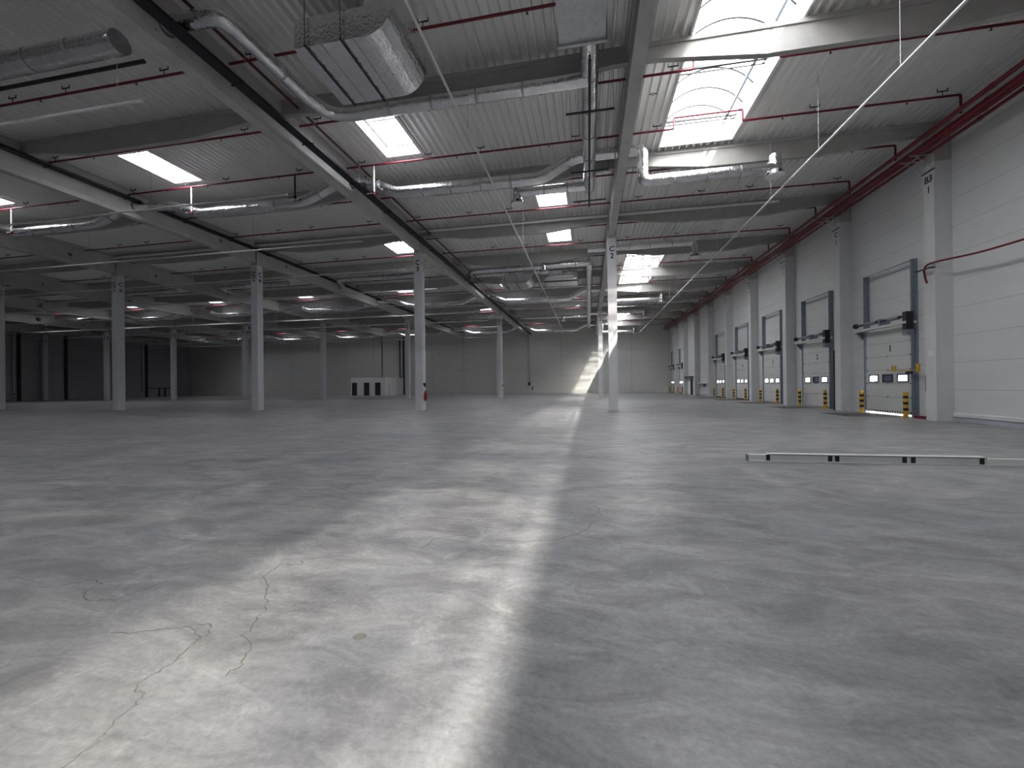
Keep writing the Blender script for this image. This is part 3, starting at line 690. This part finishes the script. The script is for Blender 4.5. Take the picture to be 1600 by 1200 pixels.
# ------------------------------------------------------------------ dock doors
def dock_door(num, m, hole_m):
    yb = dy(m); ya, yc = yb + 1.75, yb + 4.75; X = XR; e = empty('dock_door', (X, yb + 3.25, 0)); ya -= yb + 3.25; yc -= yb + 3.25
    lx0, lx1 = -.16, -.10
    wins = [(-1.22, -.62, 1.52, 1.83), (-.30, .30, 1.52, 1.83), (.62, 1.22, 1.52, 1.83)]
    z0 = .1 if num == '1' else .02
    leaf = holed('leaf', M['door'], -1.42, 1.42, z0, 3.92, lx0, lx1, wins, 'X').build('leaf', M['door'], e)
    for z in (.82, 1.44, 2.06, 2.675, 3.29): MB().box(lx0 - .004, lx0, -1.42, 1.42, z - .007, z + .007).build('panel_seam', M['rail'], leaf)
    for z in (.82, 1.44, 2.06, 2.675):
        for y in (-1.38, 0, 1.38): MB().box(lx0 - .03, lx0 - .004, y - .04, y + .04, z - .04, z + .04).build('hinge', M['steel'] if y == 0 else M['rail'], leaf)
    for i, wv in enumerate(wins):
        fr = MB(); a, b, c, d = wv
        for q in ((a - .03, a + .02, c - .03, d + .03), (b - .02, b + .03, c - .03, d + .03), (a, b, c - .03, c + .02), (a, b, d - .02, d + .03)): fr.box(lx0 - .02, lx0 - .001, q[0], q[1], q[2], q[3])
        f = fr.build('window_frame', M['black'], leaf)
        MB().box(lx0 + .02, lx0 + .03, a, b, c, d).build('pane', M['tint'] if (num in ('1', '2') and i == 1) else M['glass'], leaf)
    st = MB().box(lx0 - .012, lx0, -1.42, 1.42, z0, z0 + .1).build('bottom_seal', M['black'], e)
    if num in ('1', '2', '3'):
        hz = MB()
        for i in range(18):
            y = -1.36 + i * .155; hz.add([(lx0 - .014, y, z0), (lx0 - .014, y + .07, z0), (lx0 - .014, y + .12, z0 + .1), (lx0 - .014, y + .05, z0 + .1)], [(0, 1, 2, 3)])
        hz.build('hazard_stripe', M['white'], e)
    for s in (ya, yc):
        sg = -1 if s < 0 else 1
        r = MB(); r.box(-.22, -.10, s - .03, s + .03, 0, 6.7); r.box(-.10, -.0, s - .07, s + .07, 0, 6.7); r.build('guide_rail', M['rail'], e)
    MB().box(-.19, -.15, ya, yc, 6.64, 6.68).build('top_bar', M['rail'], e)
    MB().box(-.07, -.04, ya, yc, 6.45, 6.49).build('tie_bar', M['rail'], e)
    MB().tube([(-.42, ya - .1, 4.3), (-.42, yc + .25, 4.3)], .05, 12).build('spring_shaft', M['dark'], e)
    for a, b in ((ya + .35, ya + 1.0), (ya + 1.75, ya + 2.55)): MB().tube([(-.42, a, 4.3), (-.42, b, 4.3)], .085, 14).build('spring', M['rail'], e)
    MB().box(-.52, -.12, ya - .16, yc + .3, 3.98, 4.08).build('shelf', M['alu'], e)
    MB().box(-.5, -.06, -.05, .05, 4.08, 4.4).build('centre_bracket', M['rail'], e)
    MB().tube([(-.42, yc + .22, 4.3), (-.42, yc + .3, 4.3)], .12, 16).build('drum', M['dark'], e)
    MB().prism([(-.52, 4.08), (-.1, 4.08), (-.1, 3.6), (-.18, 3.6)], yc + .1, yc + .26, 'Y').build('gusset', M['rail'], e)
    mo = MB(); mo.box(-.5, -.24, ya - .17, ya + .06, 3.74, 4.48); mo.build('motor', M['black'], e)
    MB().box(-.46, -.2, ya - .12, ya + .14, 3.5, 3.74).build('gearbox', M['rail'], e)
    if num: lettering(num, .42, (lx0 - .006, -.18, 3.02), (PI / 2, 0, -PI / 2), leaf, 'number')
    words = {'1': 'white sectional dock door numbered 1, nearest the camera', '2': 'white sectional dock door numbered 2', '3': 'white sectional dock door numbered 3, three windows lit',
             '4': 'white sectional dock door numbered 4', '5': 'white sectional dock door numbered 5, beside the bare wall bay', '6': 'far white dock door just beyond the personnel door', '7': 'farthest white dock door, in the hall corner'}
    tag(e, words[num] if num else '', 'dock door', 'sectional dock doors')
    # leveller plate
    lv = empty('dock_leveller', (X - 2.35, yb + 3.25, 0)); MB().box(0, 2.35, -1.2, 1.2, .001, .012).build('plate', M['concrete_pit'], lv)
    MB().box(-.03, 2.35, -1.26, -1.2, .001, .016).build('edge_angle', M['steel'], lv); MB().box(-.03, 2.35, 1.2, 1.26, .001, .016).build('edge_angle', M['steel'], lv)
    tag(lv, 'dark steel leveller plate in the floor before the %s dock door' % ordinal(int(num) - 1), 'dock leveller', 'dock leveller plates')
    for s, side in ((-1, 'right'), (1, 'left')):
        b = empty('bollard', (13.25 if s < 0 else 13.2, yb + 3.25 + s * (1.42 if s < 0 else 1.33), 0))
        MB().cyl(0, 0, 0, 1.08, .085, 20).build('post', M['yellow'], b)
        for z in (.28, .54, .80): MB().tube([(0, 0, z), (0, 0, z + .12)], .0865, 20, False).build('black_band', M['black'], b)
        MB().cyl(0, 0, 0, .012, .13, 16).build('foot', M['yellow'], b)
        tag(b, 'yellow and black banded bollard at the %s side of the %s dock door' % (side, ordinal(int(num) - 1)), 'bollard', 'yellow and black bollards')
    # control box
    if num in ('1', '2', '3', '4', '5'):
        c = empty('control_box', (X - .03, yb + .95, 0)); MB().box(-.16, 0, -.14, .14, 1.1, 1.75).build('box', M['screen'], c)
        MB().box(-.165, -.16, -.06, .03, 1.5, 1.58).build('display', M['white'], c)
        MB().box(-.1, 0, -.05, .05, 0, 1.1).build('cable_duct', M['dark'], c)
        tag(c, 'black control box right of the %s dock door' % ordinal(int(num) - 1), 'control box', 'door control boxes')
for num, m in zip('1234567', DOORBAYS): dock_door(num, m, None)

# wheel guide pole and yellow fittings by door 1
e = empty('yellow_hook_bar', (13.3, 20.2, 0)); MB().box(-.02, .02, -.5, 1.1, 1.98, 2.01).build('bar', M['yellow'], e)
for y in (.55, .72): MB().box(-.02, .02, y, y + .06, 1.98, 2.22).build('prong', M['yellow'], e)
MB().box(-.04, .04, -.75, -.62, 1.93, 2.25).build('plate', M['yellow'], e)
MB().box(-.06, .04, -.35, -.1, 1.84, 1.96).build('lamp', M['dark'], e); tag(e, 'yellow hook bar mounted by the right rail of dock door 1', 'bracket')
e = MB().box(13.3, 13.62, 18.85, 19.75, 0, .1).build('kerb_block', M['red']); tag(e, 'low red block on the floor right of dock door 1', 'block')
e = empty('slim_pole', (13.1, 24.95, 0)); MB().cyl(0, 0, 0, 3.1, .03, 8).build('pole', M['dark'], e); MB().cyl(0, 0, 3.1, 3.22, .06, 10).build('tip', M['ext'], e); tag(e, 'slim dark pole by the column between dock doors 1 and 2', 'pole')
e = empty('slim_pole', (13.1, 42.95, 0)); MB().cyl(0, 0, 0, 3.1, .03, 8).build('pole', M['dark'], e); MB().cyl(0, 0, 3.1, 3.22, .06, 10).build('tip', M['dark'], e); tag(e, 'slim dark pole at the right edge of dock door 5', 'pole')

# bay 4: white rail; bay 5: personnel door
e = empty('white_shelf_rail', (XR, dy(4) + 3.0, 0)); MB().box(-.34, 0, -2.45, 2.9, 1.46, 1.56).build('rail', M['white'], e)
for y in (-1.5, .4): MB().box(-.28, 0, y - .05, y + .05, 1.1, 1.46).build('bracket', M['rail'], e)
tag(e, 'white shelf rail on the wall between dock door 5 and the personnel door', 'shelf')
e = empty('door_1', (XR, dy(5) + 2.6, 0)); tag(e, kind='structure')
MB().box(-.06, 0, .2, 3.6, 0, 2.3).build('leaf', M['white'], e); MB().box(-.1, -.06, .55, 1.75, 0, 2.15).build('opening', M['black'], e)
MB().box(-.09, -.06, 2.2, 2.7, 1.2, 1.9).build('poster', M['cabin'], e)
MB().box(-.55, 0, .1, 4.3, 2.3, 2.42).build('canopy', M['dark'], e)
MB().tube([(-.45, 4.1, 2.3), (-.45, 4.1, .9), (-.05, 3.4, .85)], .04, 6).build('handrail', M['rail'], e)

# ------------------------------------------------------------------ red hose on hook at B3
e = empty('red_hose', (0, 0, 0))
pts = [(13.02, 18.62, 5.35), (12.98, 18.66, 5.6), (12.97, 18.68, 5.85), (12.97, 18.62, 6.0), (12.97, 18.45, 6.06), (12.97, 17.9, 6.03), (13.0, 17.14, 5.94), (13.0, 16.4, 5.86), (13.0, 15.76, 5.83), (13.0, 14.98, 5.80), (13.0, 14.2, 5.84), (13.0, 13.2, 5.95)]
MB().tube(bend(pts, .3, 4), .035, 10).build('hose', M['red'], e); MB().box(12.85, 13.07, 18.28, 18.34, 5.86, 5.9).build('hook', M['dark'], e)
MB().box(12.8, 12.9, 18.24, 18.9, 5.85, 5.88).build('hook_bar', M['dark'], e); tag(e, 'slack dark red hose looped over a hook on column B3', 'hose')

# ------------------------------------------------------------------ rail pack lying on the floor
e = empty('rail_pack', (3.1, 8.8, 0)); ang = math.atan2(.09, 4.5)
e.rotation_euler = (0, 0, .012)
MB().prism([(-.025, 0), (.11, 0), (.11, .135), (.1, .14), (.01, .14), (0, .135), (0, .03), (-.025, .022)], 0, 3.98, 'X').build('casing', M['alu'], e, (0, 0, .0))
MB().box(.34, 3.97, -.025, .13, .152, .163).build('cover', M['alu'], e)
MB().box(.34, 3.97, -.012, -.0, .136, .15).build('lip', M['rail'], e)
for x in (.35, 1.44, 1.56, 2.68, 2.82, 3.9): MB().box(x - .035, x + .035, -.012, -.001, .03, .142).build('strap', M['black'], e)
MB().box(-.015, 0, .0, .11, .012, .13).build('end_plate', M['rail'], e); MB().box(2.82, 2.89, -.02, .01, 0, .02).build('foot', M['black'], e)
tag(e, 'long pale grey bundle of light rails strapped in black on the floor', 'rail bundle')
e = empty('single_rail', (7.12, 8.85, 0)); e.rotation_euler = (0, 0, .012); MB().prism([(0, 0), (.1, 0), (.1, .12), (.09, .13), (0, .13)], 0, 6, 'X').build('body', M['alu'], e); MB().box(0, 6, -.03, 0, .0, .03).build('flange', M['alu'], e)
tag(e, 'plain pale rail on the floor continuing right from the strapped bundle', 'rail')

# ------------------------------------------------------------------ cabin at the back wall
e = empty('cabin', (-41.0, 65.0, 0)); MB().box(0, 6.55, 0, 7.25, 0, 3.1).build('body', M['cabin'], e)
for x, wd in ((.25, .95), (2.55, 1.0), (4.65, 1.0)):
    d = MB().box(x, x + wd, -.04, 0, 0, 2.22).build('door', M['grey_door'], e); MB().box(x + wd - .16, x + wd - .06, -.09, -.04, 1.02, 1.06).build('handle', M['steel'], d)
    MB().box(x - .04, x + wd + .04, -.02, 0, 2.22, 2.28).build('door_head', M['white'], e)
MB().box(6.55, 6.58, 1.2, 1.3, 0, 2.2).build('side_joint', M['steel'], e)
tag(e, 'low white cabin with three dark doors before the back wall', 'cabin')
for x, r, lab in ((-38.9, .07, 'thin dark vertical pipe on the back wall above the cabin'), (-35.2, .1, 'left dark downpipe on the back wall, near column D 4'), (-34.4, .17, 'thick black downpipe on the back wall, near column D 4')):
    o = MB().cyl(x, 72.28 - r, 3.12 if x < -34.45 - .7 + .7 and x > -41 else 0, 11.1, r, 10).build('downpipe', M['black']); tag(o, lab, 'pipe', 'dark pipes on the back wall')
e = empty('wall_conduit', (-10.45, 72.24, 0)); MB().box(-.06, .06, -.05, .05, 1.8, 10.1).build('conduit', M['steel'], e)
MB().box(-.18, .16, -.1, .05, 1.45, 2.0).build('switch_box', M['dark'], e); tag(e, 'conduit with a dark switch box low on the back wall, line 3', 'conduit')
def extinguisher(x, y, z, rot, lab, s=1):
    e = empty('fire_extinguisher', (x, y, z)); e.rotation_euler = (0, 0, rot)
    MB().tube([(0, 0, 0), (0, 0, .02), (0, 0, .46 * s), (0, 0, .54 * s), (0, 0, .58 * s)], [.07, .085, .085, .05, .025], 16).build('cylinder', M['ext'], e)
    MB().box(-.03, .07, -.02, .02, .58 * s, .64 * s).build('valve', M['black'], e); MB().tube([(.05, 0, .6), (.11, 0, .45), (.1, 0, .12)], .014, 6).build('hose', M['black'], e)
    tag(e, lab, 'fire extinguisher', 'fire extinguishers')
extinguisher(colx(1) + .6, 24.5, .62, 0, 'red fire extinguisher hung low on column C 3')
extinguisher(-9.85, 72.21, .6, 0, 'tiny red fire extinguisher on the back wall near line 3')
e = empty('wall_telephone_box', (colx(1) + .5, 24.4, 0)); MB().box(0, .12, 0, .16, 1.5, 1.75).build('box', M['dark'], e); MB().tube([(.03, .08, 1.75), (.03, .08, 10)], .02, 6).build('conduit', M['white'], e)
MB().box(0, .05, -.06, .04, 1.05, 1.6).build('sign', M['white'], e); tag(e, 'dark switch box with white conduit on the right side of column C 3', 'switch box')
e = empty('column_conduit', (colx(1) + .5, 48.5, 0)); MB().box(0, .08, 0, .1, 0, 2.2).build('conduit', M['white'], e); MB().box(0, .1, -.02, .12, 1.4, 1.6).build('switch', M['dark'], e); tag(e, 'white conduit low on the right side of column D 3', 'conduit')
# left wall fittings
for y, r, lab in ((45.3, .14, 'silver downpipe on the dark left wall, nearest the camera'), (63.0, .14, 'silver downpipe on the left wall near the far corner')):
    e = empty('downpipe', (XL + .25, y, 0)); MB().tube(bend([(0, 0, 11), (0, 0, .8), (.0, -1.0, .35)], .25, 4), r, 12).build('pipe', M['steel'], e); MB().tube([(0, 0, 1.0), (0, 0, 1.1)], r + .03, 12).build('clamp', M['dark'], e); tag(e, lab, 'pipe', 'downpipes on the left wall')
for y, lab in ((45.75, 'dark upright strip on the left wall beside the near downpipe'), (51.3, 'dark upright strip on the left wall between columns D 9 and D 8'), (57.3, 'dark upright strip on the left wall behind column D 8'), (63.5, 'dark upright strip on the left wall by the far downpipe')):
    o = MB().box(XL, XL + .25, y, y + .32, 0, 10.9).build('wall_upright', M['dark']); tag(o, lab, 'upright', 'dark uprights on the left wall')
e = empty('steel_frame', (XL + .15, 66.2, 0))
MB().box(-.05, .05, -2.4, 2.6, 1.62, 1.75).build('top_bar', M['black'], e); MB().box(-.05, .05, -.35, -.1, 0, 1.62).build('post', M['black'], e); MB().box(-.05, .05, .75, 1.0, 0, 1.62).build('post', M['black'], e)
tag(e, 'low black T-shaped steel frame on the left wall near the corner', 'frame')
# smoke detectors / beam bulkhead lights
for (x, y, lab) in ((-6.9, 19.6, 'left of the trunk duct'), (-2.0, 12.9, 'right of the near light line'), (-6.0, 26.5, 'beyond the near duct row, between lines 2 and 3'), (3.9 - 1.6, 14.7, 'beside the big barrel skylight'), (4.5, 25.6, 'in the dock bay beyond row C'), (-15.0, 12.9, 'between lines 3 and 4'), (-14.6, 19.5, 'between lines 3 and 4, farther')):
    e = empty('detector', (x, y, ZD)); MB().cyl(0, 0, -.02, 0, .06, 12).build('base', M['white'], e); MB().tube([(0, 0, -.02), (0, 0, -.09)], [.055, .03], 12).build('sensor', M['white'], e); MB().box(-.12, .12, -.01, .01, -.02, 0).build('bar', M['dark'], e)
    tag(e, 'small ceiling detector %s' % lab, 'detector', 'ceiling detectors')
